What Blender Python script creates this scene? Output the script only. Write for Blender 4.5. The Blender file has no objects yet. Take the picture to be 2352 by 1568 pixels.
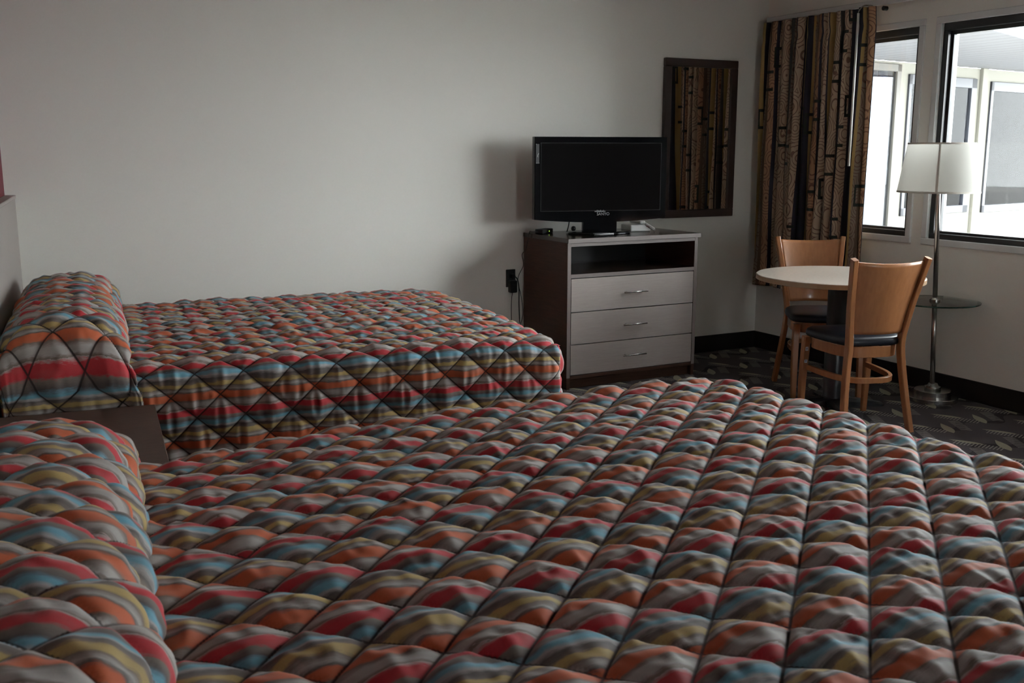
import bpy, bmesh, math, random
import numpy as np
from mathutils import Vector, Matrix

scene = bpy.context.scene
COL = scene.collection
PI = math.pi

# ------------------------------------------------------------------ camera
CAM_H = 1.47
F_PX = 2333.0
PITCH = math.atan2(784 - 345, F_PX)
YAW = math.radians(27.7)
cd = bpy.data.cameras.new('camera')
cd.sensor_width = 23.5
cd.lens = F_PX / 2352.0 * 23.5
cd.clip_start = 0.02
cd.clip_end = 200
cam = bpy.data.objects.new('camera', cd)
COL.objects.link(cam)
cam.location = (0, 0, CAM_H)
cam.rotation_euler = (PI / 2 - PITCH, 0, -YAW)
cd.dof.use_dof = True
cd.dof.focus_distance = 4.6
cd.dof.aperture_fstop = 6.3
scene.camera = cam

# ------------------------------------------------------------------ light: overcast sky through the windows
SKY = 22.0
world = bpy.data.worlds.new('overcast_sky')
scene.world = world
world.use_nodes = True
wn = world.node_tree.nodes
wn['Background'].inputs[0].default_value = (0.93, 0.97, 1.0, 1)
wn['Background'].inputs[1].default_value = SKY

scene.view_settings.view_transform = 'Standard'
scene.view_settings.look = 'None'
scene.view_settings.exposure = 0.0
scene.view_settings.gamma = 1.0
scene.view_settings.use_curve_mapping = False
scene.cycles.use_denoising = True
scene.cycles.max_bounces = 14
scene.cycles.diffuse_bounces = 6
scene.cycles.transparent_max_bounces = 12
scene.cycles.sample_clamp_indirect = 8.0

# ------------------------------------------------------------------ helpers
def tag(o, label=None, cat=None, group=None, kind=None):
    if label: o['label'] = label
    if cat: o['category'] = cat
    if group: o['group'] = group
    if kind: o['kind'] = kind
    return o

def empty(name, loc=(0, 0, 0), rz=0.0, label=None, cat=None, group=None, kind=None):
    o = bpy.data.objects.new(name, None)
    o.empty_display_size = 0.1
    COL.objects.link(o)
    o.location = loc
    o.rotation_euler = (0, 0, rz)
    return tag(o, label, cat, group, kind)

def finish(name, me, mat=None, parent=None, smooth=False):
    if smooth:
        for p in me.polygons: p.use_smooth = True
    if mat: me.materials.append(mat)
    o = bpy.data.objects.new(name, me)
    COL.objects.link(o)
    if parent: o.parent = parent
    return o

def obj(name, bm, mat=None, parent=None, smooth=False):
    me = bpy.data.meshes.new(name)
    bmesh.ops.recalc_face_normals(bm, faces=bm.faces[:])
    bm.to_mesh(me)
    bm.free()
    return finish(name, me, mat, parent, smooth)

def BM():
    return bmesh.new()

def box(bm, a, b, bev=0.0, seg=1, mtx=None):
    a = Vector(a); b = Vector(b)
    r = bmesh.ops.create_cube(bm, size=1.0)
    vs = r['verts']
    c = (a + b) / 2; s = b - a
    for v in vs:
        v.co = Vector((v.co.x * s.x, v.co.y * s.y, v.co.z * s.z)) + c
    if bev > 0:
        es = list({e for v in vs for e in v.link_edges})
        rr = bmesh.ops.bevel(bm, geom=es, offset=bev, segments=seg, affect='EDGES', profile=0.5)
        vs = list({v for f in rr['faces'] for v in f.verts} | {v for v in vs if v.is_valid})
    if mtx is not None:
        bmesh.ops.transform(bm, matrix=mtx, verts=[v for v in vs if v.is_valid])
    return vs

def lathe(bm, prof, n=32, c=(0, 0, 0), close=False, sx=1.0, sy=1.0):
    rings = []
    for (r, z) in prof:
        if r < 1e-6:
            rings.append([bm.verts.new((c[0], c[1], c[2] + z))])
        else:
            rings.append([bm.verts.new((c[0] + sx * r * math.cos(2 * PI * i / n), c[1] + sy * r * math.sin(2 * PI * i / n), c[2] + z)) for i in range(n)])
    for k in range(len(rings) - 1 + (1 if close else 0)):
        A = rings[k]; B = rings[(k + 1) % len(rings)]
        for i in range(n):
            j = (i + 1) % n
            if len(A) == 1 and len(B) == 1: continue
            if len(A) == 1: bm.faces.new((A[0], B[i], B[j]))
            elif len(B) == 1: bm.faces.new((A[i], A[j], B[0]))
            else: bm.faces.new((A[i], A[j], B[j], B[i]))

def tube(bm, pts, r, n=8, cap=True):
    pts = [Vector(p) for p in pts]
    up = Vector((0, 0, 1))
    prev = None; rings = []
    for i, p in enumerate(pts):
        d = (pts[min(i + 1, len(pts) - 1)] - pts[max(i - 1, 0)]).normalized()
        if prev is None:
            a = up if abs(d.z) < 0.9 else Vector((1, 0, 0))
            u = d.cross(a).normalized()
        else:
            u = (prev - d * prev.dot(d)).normalized()
        prev = u
        w = d.cross(u)
        rr = r[i] if isinstance(r, (list, tuple)) else r
        rings.append([bm.verts.new(p + (u * math.cos(2 * PI * k / n) + w * math.sin(2 * PI * k / n)) * rr) for k in range(n)])
    for A, B in zip(rings, rings[1:]):
        for i in range(n):
            j = (i + 1) % n
            bm.faces.new((A[i], A[j], B[j], B[i]))
    if cap:
        bm.faces.new(rings[0]); bm.faces.new(rings[-1])

def smooth_path(pts, n=8):
    P = [Vector(p) for p in pts]
    out = []
    for i in range(len(P) - 1):
        p0 = P[max(i - 1, 0)]; p1 = P[i]; p2 = P[i + 1]; p3 = P[min(i + 2, len(P) - 1)]
        for k in range(n):
            t = k / n
            out.append(0.5 * ((2 * p1) + (p2 - p0) * t + (2 * p0 - 5 * p1 + 4 * p2 - p3) * t * t + (3 * p1 - p0 - 3 * p2 + p3) * t ** 3))
    out.append(P[-1])
    return out

def sweep_rect(bm, path, sizes, xdir=Vector((1, 0, 0))):
    # rectangular section (w along xdir, d across) swept along a path, chamfered corners
    rings = []
    for i, p in enumerate(path):
        p = Vector(p)
        d = (Vector(path[min(i + 1, len(path) - 1)]) - Vector(path[max(i - 1, 0)])).normalized()
        u = (xdir - d * xdir.dot(d)).normalized()
        w = d.cross(u).normalized()
        sw, sd = sizes[i] if isinstance(sizes, list) else sizes
        a = sw / 2; b = sd / 2; c = min(sw, sd) * 0.14
        q = [(a - c, b), (a, b - c), (a, -b + c), (a - c, -b), (-a + c, -b), (-a, -b + c), (-a, b - c), (-a + c, b)]
        rings.append([bm.verts.new(p + u * x + w * y) for x, y in q])
    for A, B in zip(rings, rings[1:]):
        for i in range(8):
            j = (i + 1) % 8
            bm.faces.new((A[i], A[j], B[j], B[i]))
    bm.faces.new(rings[0]); bm.faces.new(rings[-1])

def grid_mesh(name, P, uv=None, mat=None, parent=None, wrap_u=False, smooth=True, uv2=None):
    # P: (nu, nv, 3)
    nu, nv = P.shape[:2]
    me = bpy.data.meshes.new(name)
    idx = np.arange(nu * nv).reshape(nu, nv)
    if wrap_u:
        idx = np.vstack([idx, idx[:1]])
    q = np.stack([idx[:-1, :-1], idx[1:, :-1], idx[1:, 1:], idx[:-1, 1:]], -1).reshape(-1, 4)
    build(me, P.reshape(-1, 3), q, None if uv is None else uv.reshape(-1, 2), None if uv2 is None else uv2.reshape(-1, 2))
    if smooth:
        me.polygons.foreach_set('use_smooth', np.ones(len(q), dtype=bool))
    if mat: me.materials.append(mat)
    o = bpy.data.objects.new(name, me)
    COL.objects.link(o)
    if parent: o.parent = parent
    return o

def build(me, V, Q, uv=None, uv2=None):
    nq = len(Q)
    me.vertices.add(len(V))
    me.vertices.foreach_set('co', np.ascontiguousarray(V, dtype=np.float32).ravel())
    me.loops.add(nq * 4)
    me.loops.foreach_set('vertex_index', np.ascontiguousarray(Q, dtype=np.int32).ravel())
    me.polygons.add(nq)
    me.polygons.foreach_set('loop_start', np.arange(0, nq * 4, 4, dtype=np.int32))
    me.polygons.foreach_set('loop_total', np.full(nq, 4, dtype=np.int32))
    if uv is not None:
        l = me.uv_layers.new(name='UVMap')
        l.data.foreach_set('uv', np.ascontiguousarray(uv[Q.ravel()], dtype=np.float32).ravel())
    if uv2 is not None:
        l = me.uv_layers.new(name='Lattice')
        l.data.foreach_set('uv', np.ascontiguousarray(uv2[Q.ravel()], dtype=np.float32).ravel())
    me.update(calc_edges=True)
    me.validate()

def vnoise(x, y, seed=0):
    rng = np.random.RandomState(seed)
    T = rng.rand(256, 256)
    xi = np.floor(x).astype(int); yi = np.floor(y).astype(int)
    fx = x - xi; fy = y - yi
    fx = fx * fx * (3 - 2 * fx); fy = fy * fy * (3 - 2 * fy)
    g = lambda a, b: T[a % 256, b % 256]
    return (g(xi, yi) * (1 - fx) * (1 - fy) + g(xi + 1, yi) * fx * (1 - fy) + g(xi, yi + 1) * (1 - fx) * fy + g(xi + 1, yi + 1) * fx * fy) * 2 - 1

def copy_tree(o, parent=None):
    c = o.copy(); COL.objects.link(c)
    if parent:
        c.parent = parent
    for ch in list(o.children):
        copy_tree(ch, c)
    return c

# ------------------------------------------------------------------ materials
MATS = {}
def new_mat(name):
    m = bpy.data.materials.new(name); m.use_nodes = True
    nt = m.node_tree
    return m, nt, nt.nodes['Principled BSDF']

class NT:
    # small node-tree helper
    def __init__(s, nt): s.nt = nt
    def n(s, t, **kw):
        x = s.nt.nodes.new(t)
        for k, v in kw.items(): setattr(x, k, v)
        return x
    def set(s, sock, v):
        if hasattr(v, 'links') or hasattr(v, 'is_linked'): s.nt.links.new(v, sock)
        else: sock.default_value = v
    def math(s, op, a, b=None, c=None, clamp=False):
        x = s.n('ShaderNodeMath', operation=op); x.use_clamp = clamp
        s.set(x.inputs[0], a)
        if b is not None: s.set(x.inputs[1], b)
        if c is not None: s.set(x.inputs[2], c)
        return x.outputs[0]
    def mix(s, f, a, b, mode='MIX'):
        x = s.n('ShaderNodeMix', data_type='RGBA', blend_type=mode)
        s.set(x.inputs[0], f); s.set(x.inputs[6], a); s.set(x.inputs[7], b)
        return x.outputs[2]
    def ramp(s, f, stops, interp='LINEAR'):
        x = s.n('ShaderNodeValToRGB'); cr = x.color_ramp; cr.interpolation = interp
        while len(cr.elements) < len(stops): cr.elements.new(0.5)
        for e, (p, c) in zip(cr.elements, stops):
            e.position = p; e.color = (*c, 1) if len(c) == 3 else c
        s.set(x.inputs[0], f)
        return x.outputs[0]
    def noise(s, vec, scale, detail=2, rough=0.5):
        x = s.n('ShaderNodeTexNoise'); x.inputs['Scale'].default_value = scale
        x.inputs['Detail'].default_value = detail; x.inputs['Roughness'].default_value = rough
        if vec is not None: s.set(x.inputs['Vector'], vec)
        return x.outputs[0]
    def comb(s, x, y, z=0.0):
        c = s.n('ShaderNodeCombineXYZ')
        s.set(c.inputs[0], x); s.set(c.inputs[1], y); s.set(c.inputs[2], z)
        return c.outputs[0]
    def sep(s, v):
        c = s.n('ShaderNodeSeparateXYZ'); s.set(c.inputs[0], v)
        return c.outputs
    def bump(s, h, strength, dist):
        b = s.n('ShaderNodeBump'); b.inputs['Strength'].default_value = strength
        b.inputs['Distance'].default_value = dist; s.set(b.inputs['Height'], h)
        return b.outputs[0]

def simple(name, col, rough=0.5, metal=0.0, spec=0.5, bump=None, coat=0.0, vary=0.0, scale=8.0, stretch=None, emis=None, aniso=0.0):
    m, nt, b = new_mat(name)
    b.inputs['Base Color'].default_value = (*col, 1)
    b.inputs['Roughness'].default_value = rough
    b.inputs['Metallic'].default_value = metal
    b.inputs['Specular IOR Level'].default_value = spec
    b.inputs['Coat Weight'].default_value = coat
    b.inputs['Anisotropic'].default_value = aniso
    h = NT(nt)
    if vary or bump:
        tc = h.n('ShaderNodeTexCoord').outputs['Object']
        if stretch:
            mp = h.n('ShaderNodeMapping'); mp.inputs['Scale'].default_value = stretch
            nt.links.new(tc, mp.inputs[0]); tc = mp.outputs[0]
        f = h.noise(tc, scale, 4, 0.6)
        if vary:
            lo = tuple(c * (1 - vary) for c in col); hi = tuple(min(1, c * (1 + vary)) for c in col)
            nt.links.new(h.ramp(f, [(0.3, lo), (0.7, hi)]), b.inputs['Base Color'])
        if bump:
            nt.links.new(h.bump(f, bump[0], bump[1]), b.inputs['Normal'])
    if emis:
        b.inputs['Emission Color'].default_value = (*emis[0], 1)
        b.inputs['Emission Strength'].default_value = emis[1]
    MATS[name] = m
    return m

wall_m = simple('painted_wall', (0.74, 0.72, 0.67), 0.62, spec=0.35, bump=(0.12, 0.002), scale=260)
red_m = simple('maroon_paint', (0.15, 0.025, 0.036), 0.6, spec=0.3, bump=(0.12, 0.002), scale=260)
wains_m = simple('wainscot_paint', (0.33, 0.295, 0.27), 0.5, spec=0.35)
ceil_m = simple('ceiling_paint', (0.50, 0.49, 0.46), 0.8)
base_m = simple('vinyl_baseboard', (0.012, 0.010, 0.009), 0.5, spec=0.3)
trim_m = simple('window_trim_paint', (0.60, 0.60, 0.60), 0.4)
wframe_m = simple('black_window_frame', (0.012, 0.012, 0.014), 0.35, spec=0.5)
dark_wood = simple('dark_laminate', (0.060, 0.030, 0.020), 0.4, spec=0.22, vary=0.25, scale=6, stretch=(1, 1, 14))
dark_top = simple('dark_laminate_top', (0.045, 0.028, 0.022), 0.16, spec=0.6, vary=0.2, scale=6, stretch=(2, 16, 2))
front_m = simple('silver_taupe_laminate', (0.36, 0.315, 0.29), 0.28, spec=0.7, vary=0.10, scale=9, stretch=(1.2, 1, 45))
edge_m = simple('taupe_edge_band', (0.21, 0.175, 0.165), 0.35, spec=0.5)
night_m = simple('nightstand_laminate', (0.075, 0.042, 0.030), 0.55, spec=0.25, vary=0.2, scale=6, stretch=(3, 24, 3))
chrome_m = simple('brushed_nickel', (0.45, 0.43, 0.41), 0.25, metal=1.0)
pole_m = simple('satin_steel', (0.42, 0.40, 0.38), 0.25, metal=1.0)
gloss_black = simple('gloss_black_plastic', (0.005, 0.005, 0.006), 0.08, spec=0.3)
matte_black = simple('matte_black_plastic', (0.008, 0.008, 0.009), 0.4)
screen_m = simple('lcd_screen', (0.005, 0.0042, 0.0046), 0.3, spec=0.035)
logo_m = simple('silver_print', (0.40, 0.41, 0.42), 0.4)
wht_plastic = simple('white_plastic', (0.75, 0.74, 0.72), 0.35)
red_plastic = simple('red_key', (0.5, 0.06, 0.05), 0.4)
led_m = simple('green_led', (0.3, 0.7, 0.05), 0.4, emis=((0.55, 0.9, 0.1), 1.2))
beech_m = simple('beech_wood', (0.36, 0.150, 0.062), 0.27, spec=0.5, vary=0.10, scale=5, stretch=(10, 10, 1), coat=0.25)
vinyl_m = simple('navy_black_vinyl', (0.010, 0.012, 0.019), 0.34, spec=0.5, bump=(0.1, 0.001), scale=400)
table_m = simple('table_laminate', (0.42, 0.36, 0.31), 0.27, spec=0.5, vary=0.06, scale=60)
tedge_m = simple('table_edge', (0.33, 0.22, 0.13), 0.4)
castiron_m = simple('black_powder_coat', (0.010, 0.010, 0.012), 0.35)
mframe_m = simple('mirror_frame_brown', (0.035, 0.020, 0.016), 0.4, spec=0.4)
mirror_m = simple('mirror_silver', (0.78, 0.77, 0.74), 0.015, metal=1.0)
sticker_m = simple('white_sticker', (0.65, 0.66, 0.68), 0.5)
ink_m = simple('sticker_ink', (0.2, 0.2, 0.22), 0.5)
mattress_m = simple('mattress_ticking', (0.55, 0.53, 0.5), 0.8)
boxspring_m = simple('bed_base_fabric', (0.03, 0.025, 0.022), 0.8)
concrete_m = simple('pale_concrete', (0.50, 0.49, 0.475), 0.8, vary=0.08, scale=1.5)
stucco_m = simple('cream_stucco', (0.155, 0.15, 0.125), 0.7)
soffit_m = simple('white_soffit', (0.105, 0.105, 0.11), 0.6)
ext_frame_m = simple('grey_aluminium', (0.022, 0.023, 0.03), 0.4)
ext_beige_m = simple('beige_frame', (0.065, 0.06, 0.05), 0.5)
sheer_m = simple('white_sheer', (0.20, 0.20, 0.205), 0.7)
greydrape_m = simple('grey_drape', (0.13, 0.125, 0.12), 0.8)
track_m = simple('white_track', (0.55, 0.55, 0.54), 0.4)
wand_m = simple('white_wand', (0.62, 0.61, 0.58), 0.3)
bulb_m = simple('bulb_glass', (0.8, 0.8, 0.78), 0.25)

def make_glass(name, tint=(1, 1, 1), fres=1.5):
    m = bpy.data.materials.new(name); m.use_nodes = True
    nt = m.node_tree; nt.nodes.clear(); h = NT(nt)
    out = h.n('ShaderNodeOutputMaterial')
    t = h.n('ShaderNodeBsdfTransparent'); t.inputs[0].default_value = (*tint, 1)
    g = h.n('ShaderNodeBsdfGlossy'); g.inputs['Roughness'].default_value = 0.02
    f = h.n('ShaderNodeFresnel'); f.inputs[0].default_value = fres
    mx = h.n('ShaderNodeMixShader')
    nt.links.new(f.outputs[0], mx.inputs[0]); nt.links.new(t.outputs[0], mx.inputs[1]); nt.links.new(g.outputs[0], mx.inputs[2])
    nt.links.new(mx.outputs[0], out.inputs[0])
    return m
glass_m = make_glass('window_glass', (0.97, 0.985, 0.98), 1.25)
tray_m = make_glass('tray_glass', (0.90, 0.95, 0.93), 1.5)
tray_edge_m = simple('glass_edge', (0.02, 0.06, 0.05), 0.1)
wing_glass_m = make_glass('wing_glass', (0.80, 0.83, 0.87), 1.2)

def make_shade():
    m, nt, b = new_mat('lamp_shade_linen')
    h = NT(nt)
    nt.nodes.remove(b)
    out = nt.nodes['Material Output']
    d = h.n('ShaderNodeBsdfDiffuse'); d.inputs[0].default_value = (0.56, 0.55, 0.51, 1)
    t = h.n('ShaderNodeBsdfTranslucent'); t.inputs[0].default_value = (0.45, 0.44, 0.40, 1)
    mx = h.n('ShaderNodeMixShader'); mx.inputs[0].default_value = 0.32
    nt.links.new(d.outputs[0], mx.inputs[1]); nt.links.new(t.outputs[0], mx.inputs[2]); nt.links.new(mx.outputs[0], out.inputs[0])
    return m
shade_m = make_shade()
shade_trim_m = simple('shade_trim_tape', (0.50, 0.46, 0.40), 0.7)

# striped quilt fabric: UV.x along the stripes (m), UV.y across them (m)
STRIPE = 0.183
def make_quilt():
    m, nt, b = new_mat('striped_quilt_cotton'); h = NT(nt)
    uvn = h.n('ShaderNodeUVMap', uv_map='UVMap').outputs[0]
    sx, sy, _ = h.sep(uvn)
    wv = h.noise(h.comb(h.math('MULTIPLY', sx, 9.0), h.math('MULTIPLY', sy, 40.0)), 1.0, 3, 0.6)
    wv2 = h.noise(h.comb(h.math('MULTIPLY', sx, 60.0), h.math('MULTIPLY', sy, 500.0)), 1.0, 2, 0.6)
    y = h.math('ADD', sy, h.math('MULTIPLY', h.math('SUBTRACT', wv, 0.5), 0.026))
    y = h.math('ADD', y, h.math('MULTIPLY', h.math('SUBTRACT', wv2, 0.5), 0.010))
    f = h.math('FRACT', h.math('DIVIDE', y, STRIPE))
    taupe = (0.215, 0.172, 0.146); grey = (0.43, 0.395, 0.37); dk = (0.130, 0.113, 0.107)
    red = (0.52, 0.042, 0.055); org = (0.58, 0.135, 0.058); blue = (0.165, 0.370, 0.470); yel = (0.50, 0.365, 0.145)
    c = h.ramp(f, [(0.0, grey), (0.035, red), (0.135, red), (0.16, taupe), (0.23, dk), (0.285, blue), (0.315, blue), (0.355, grey), (0.40, dk),
                   (0.455, taupe), (0.475, yel), (0.53, yel), (0.56, taupe), (0.62, grey), (0.655, dk), (0.685, org), (0.80, org), (0.825, taupe), (0.88, grey), (0.95, grey), (0.985, taupe)])
    fade = h.noise(h.comb(h.math('MULTIPLY', sx, 6.0), h.math('MULTIPLY', sy, 26.0)), 1.0, 2, 0.5)
    c = h.mix(h.math('MULTIPLY', h.math('SUBTRACT', fade, 0.5, clamp=True), 1.2, clamp=True), c, (*taupe, 1))
    weave = h.noise(h.comb(h.math('MULTIPLY', sx, 900.0), h.math('MULTIPLY', sy, 900.0)), 1.0, 1, 0.5)
    c = h.mix(0.25, c, h.ramp(weave, [(0.3, (0.5, 0.5, 0.5)), (0.7, (1, 1, 1))]), 'MULTIPLY')
    # quilting thread plus painted crease shade, dark along the stitch lines
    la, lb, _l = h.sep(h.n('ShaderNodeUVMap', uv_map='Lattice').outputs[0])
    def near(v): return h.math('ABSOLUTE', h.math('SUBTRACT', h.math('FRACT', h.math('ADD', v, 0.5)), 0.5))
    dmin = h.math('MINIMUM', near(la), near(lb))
    thread_shade = h.n('ShaderNodeMapRange'); thread_shade.inputs['From Min'].default_value = 0.012; thread_shade.inputs['From Max'].default_value = 0.030
    thread_shade.inputs['To Min'].default_value = 0.85; thread_shade.inputs['To Max'].default_value = 0.0
    h.set(thread_shade.inputs['Value'], dmin)
    c = h.mix(thread_shade.outputs[0], c, (0.045, 0.036, 0.034, 1))
    nt.links.new(c, b.inputs['Base Color'])
    b.inputs['Roughness'].default_value = 0.72
    b.inputs['Specular IOR Level'].default_value = 0.25
    b.inputs['Sheen Weight'].default_value = 0.15
    b.inputs['Sheen Roughness'].default_value = 0.4
    nt.links.new(h.bump(weave, 0.15, 0.001), b.inputs['Normal'])
    return m
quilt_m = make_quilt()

def make_curtain():
    m, nt, b = new_mat('patchwork_curtain_print'); h = NT(nt)
    sx, sy, _ = h.sep(h.n('ShaderNodeUVMap').outputs[0])
    beige = (0.40, 0.295, 0.215); tan = (0.33, 0.19, 0.115); gold = (0.33, 0.22, 0.09); navy = (0.022, 0.020, 0.032)
    char = (0.045, 0.040, 0.036); brn = (0.10, 0.065, 0.042); taup = (0.19, 0.145, 0.11); grn = (0.018, 0.022, 0.018)
    per = 0.86
    f = h.math('FRACT', h.math('DIVIDE', sx, per))
    seq = [(0.0, gold), (0.05, navy), (0.115, gold), (0.14, taup), (0.19, brn), (0.22, tan), (0.28, navy), (0.315, beige), (0.40, taup), (0.425, beige), (0.52, navy),
           (0.545, gold), (0.60, char), (0.65, taup), (0.675, beige), (0.745, char), (0.775, tan), (0.825, navy), (0.845, beige), (0.915, navy), (0.965, taup)]
    c = h.ramp(f, seq, 'CONSTANT')
    # spiral line drawing on the beige and tan patches
    vor = h.n('ShaderNodeTexVoronoi'); vor.inputs['Scale'].default_value = 1.0
    h.set(vor.inputs['Vector'], h.comb(h.math('MULTIPLY', sx, 9.0), h.math('MULTIPLY', sy, 7.0)))
    ring = h.math('SINE', h.math('MULTIPLY', vor.outputs['Distance'], 48.0))
    line = h.math('GREATER_THAN', ring, 0.72)
    lum = h.n('ShaderNodeSeparateColor'); h.set(lum.inputs[0], c)
    light = h.math('GREATER_THAN', lum.outputs[2], 0.09)
    c = h.mix(h.math('MULTIPLY', h.math('MULTIPLY', line, light), 0.75), c, (0.085, 0.03, 0.022, 1))
    # short dark green bars in pairs, shifted from patch to patch
    cell = h.math('FLOOR', h.math('DIVIDE', sx, 0.058))
    wn_ = h.n('ShaderNodeTexWhiteNoise', noise_dimensions='1D'); h.set(wn_.inputs['W'], h.math('FLOOR', h.math('DIVIDE', cell, 2.0)))
    v = h.math('FRACT', h.math('ADD', h.math('DIVIDE', sy, 0.60), wn_.outputs[0]))
    b1 = h.math('LESS_THAN', h.math('ABSOLUTE', h.math('SUBTRACT', v, 0.30)), 0.017)
    b2 = h.math('LESS_THAN', h.math('ABSOLUTE', h.math('SUBTRACT', v, 0.50)), 0.017)
    b3 = h.math('MULTIPLY', h.math('LESS_THAN', h.math('ABSOLUTE', h.math('SUBTRACT', v, 0.40)), 0.10),
                h.math('LESS_THAN', h.math('FRACT', h.math('DIVIDE', sx, 0.116)), 0.13))
    bars = h.math('MAXIMUM', h.math('MAXIMUM', b1, b2), b3)
    row = h.math('FLOOR', h.math('ADD', h.math('DIVIDE', sy, 0.60), wn_.outputs[0]))
    wn2 = h.n('ShaderNodeTexWhiteNoise', noise_dimensions='2D'); h.set(wn2.inputs['Vector'], h.comb(h.math('FLOOR', h.math('DIVIDE', cell, 2.0)), row))
    bars = h.math('MULTIPLY', bars, h.math('LESS_THAN', wn2.outputs[0], 0.48))
    c = h.mix(bars, c, (*grn, 1))
    nt.links.new(c, b.inputs['Base Color'])
    b.inputs['Roughness'].default_value = 0.8
    b.inputs['Specular IOR Level'].default_value = 0.2
    return m
curtain_m = make_curtain()

def make_carpet():
    m, nt, b = new_mat('leaf_pattern_carpet'); h = NT(nt)
    pos = h.n('ShaderNodeTexCoord').outputs['Object']
    x, y, _ = h.sep(pos)
    A = (0.32, 0.05); B = (0.02, 0.355)
    det = A[0] * B[1] - A[1] * B[0]
    def lattice(ox, oy):
        dx = h.math('SUBTRACT', x, ox); dy = h.math('SUBTRACT', y, oy)
        i = h.math('DIVIDE', h.math('SUBTRACT', h.math('MULTIPLY', dx, B[1]), h.math('MULTIPLY', dy, B[0])), det)
        j = h.math('DIVIDE', h.math('SUBTRACT', h.math('MULTIPLY', dy, A[0]), h.math('MULTIPLY', dx, A[1])), det)
        fi = h.math('SUBTRACT', h.math('FRACT', h.math('ADD', i, 0.5)), 0.5)
        fj = h.math('SUBTRACT', h.math('FRACT', h.math('ADD', j, 0.5)), 0.5)
        px = h.math('ADD', h.math('MULTIPLY', fi, A[0]), h.math('MULTIPLY', fj, B[0]))
        py = h.math('ADD', h.math('MULTIPLY', fi, A[1]), h.math('MULTIPLY', fj, B[1]))
        return px, py
    def rot(px, py, dx, dy):
        L = math.hypot(dx, dy); dx /= L; dy /= L
        return (h.math('ADD', h.math('MULTIPLY', px, dx), h.math('MULTIPLY', py, dy)),
                h.math('SUBTRACT', h.math('MULTIPLY', py, dx), h.math('MULTIPLY', px, dy)))
    def leaf(o, d, hl, hw):
        px, py = lattice(*o); u, v = rot(px, py, *d)
        un = h.math('DIVIDE', u, hl)
        w = h.math('MULTIPLY', h.math('SUBTRACT', 1.0, h.math('MULTIPLY', un, un)), h.math('ADD', 1.0, h.math('MULTIPLY', un, 0.35)))
        return h.math('LESS_THAN', h.math('DIVIDE', h.math('ABSOLUTE', v), hw), w)
    nz = h.noise(pos, 480, 2, 0.7)
    big = h.noise(pos, 7, 2, 0.5)
    l1 = leaf((4.403, 3.368), (0.079, -0.151), 0.088, 0.017)
    l2 = leaf((4.534, 3.595), (-0.098, -0.165), 0.098, 0.026)
    # stem ribbons (dark) and short hatch strokes between the leaves
    def hatch(o, d, hl, hw, sd, per):
        px, py = lattice(*o); u, v = rot(px, py, *d)
        ins = h.math('MULTIPLY', h.math('LESS_THAN', h.math('ABSOLUTE', u), hl), h.math('LESS_THAN', h.math('ABSOLUTE', v), hw))
        s, t = rot(px, py, *sd)
        st = h.math('LESS_THAN', h.math('FRACT', h.math('DIVIDE', t, per)), 0.38)
        return h.math('MULTIPLY', ins, st)
    h1 = hatch((4.40, 3.30), (0.079, -0.151), 0.12, 0.035, (0.9, 0.35), 0.017)
    h2 = hatch((4.64, 3.60), (0.098, 0.165), 0.10, 0.03, (0.9, -0.25), 0.017)
    st = h.math('LESS_THAN', h.math('ABSOLUTE', h.math('SUBTRACT', h.math('FRACT', h.math('ADD', h.math('MULTIPLY', h.math('ADD', y, h.math('MULTIPLY', h.math('SINE', h.math('MULTIPLY', x, 19.6)), 0.05)), 2.817), 0.35)), 0.5)), 0.085)
    dark = (0.024, 0.019, 0.022); mid = (0.135, 0.118, 0.122); pale = (0.38, 0.355, 0.27); hat = (0.34, 0.31, 0.28)
    c = h.ramp(nz, [(0.38, dark), (0.62, mid)])
    c = h.mix(h.math('MULTIPLY', st, 0.75), c, (*dark, 1))
    c = h.mix(h.math('MULTIPLY', h.math('MAXIMUM', h1, h2), 0.8), c, (*hat, 1))
    c = h.mix(h.math('MAXIMUM', l1, l2), c, h.mix(nz, (0.27, 0.25, 0.18, 1), (*pale, 1)))
    nt.links.new(c, b.inputs['Base Color'])
    b.inputs['Roughness'].default_value = 0.95
    b.inputs['Specular IOR Level'].default_value = 0.1
    nt.links.new(h.bump(nz, 0.6, 0.004), b.inputs['Normal'])
    return m
carpet_m = make_carpet()

# ------------------------------------------------------------------ room shell
WX = 5.17      # window wall (inner face)
BY = 5.88      # television wall (inner face)
CH = 2.66
FY = -3.4      # wall behind the camera
TH = math.radians(5.5)     # head wall and beds are turned a little
E1 = Vector((math.cos(TH), -math.sin(TH), 0)); E2 = Vector((math.sin(TH), math.cos(TH), 0))
LW = -0.424                # head wall (E1 coordinate of its painted face)
def bed_pt(a, b, z=0.0): return E1 * a + E2 * b + Vector((0, 0, z))

bm = BM(); box(bm, (-1.2, FY - 0.15, -0.1), (WX + 0.15, BY + 0.15, 0))
tag(obj('floor', bm, carpet_m), 'dark patterned carpet with pale leaf shapes', kind='structure')
bm = BM(); box(bm, (-1.2, FY - 0.15, CH), (WX + 0.15, BY + 0.15, CH + 0.1))
tag(obj('ceiling', bm, ceil_m), 'plain pale ceiling above the room', kind='structure')
bm = BM(); box(bm, (-0.6, BY, 0), (WX + 0.15, BY + 0.15, CH))
tag(obj('wall_back', bm, wall_m), 'off-white wall behind the television and far bed', kind='structure')
GD = (2.50, 3.10, 0.04, 2.10)     # door opening added behind the viewer to let in fill daylight: x0, x1, z0, z1
bm = BM()
box(bm, (-1.2, FY - 0.15, 0), (GD[0], FY, CH)); box(bm, (GD[1], FY - 0.15, 0), (WX + 0.15, FY, CH))
box(bm, (GD[0], FY - 0.15, GD[3]), (GD[1], FY, CH)); box(bm, (GD[0], FY - 0.15, 0), (GD[1], FY, GD[2]))
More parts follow.
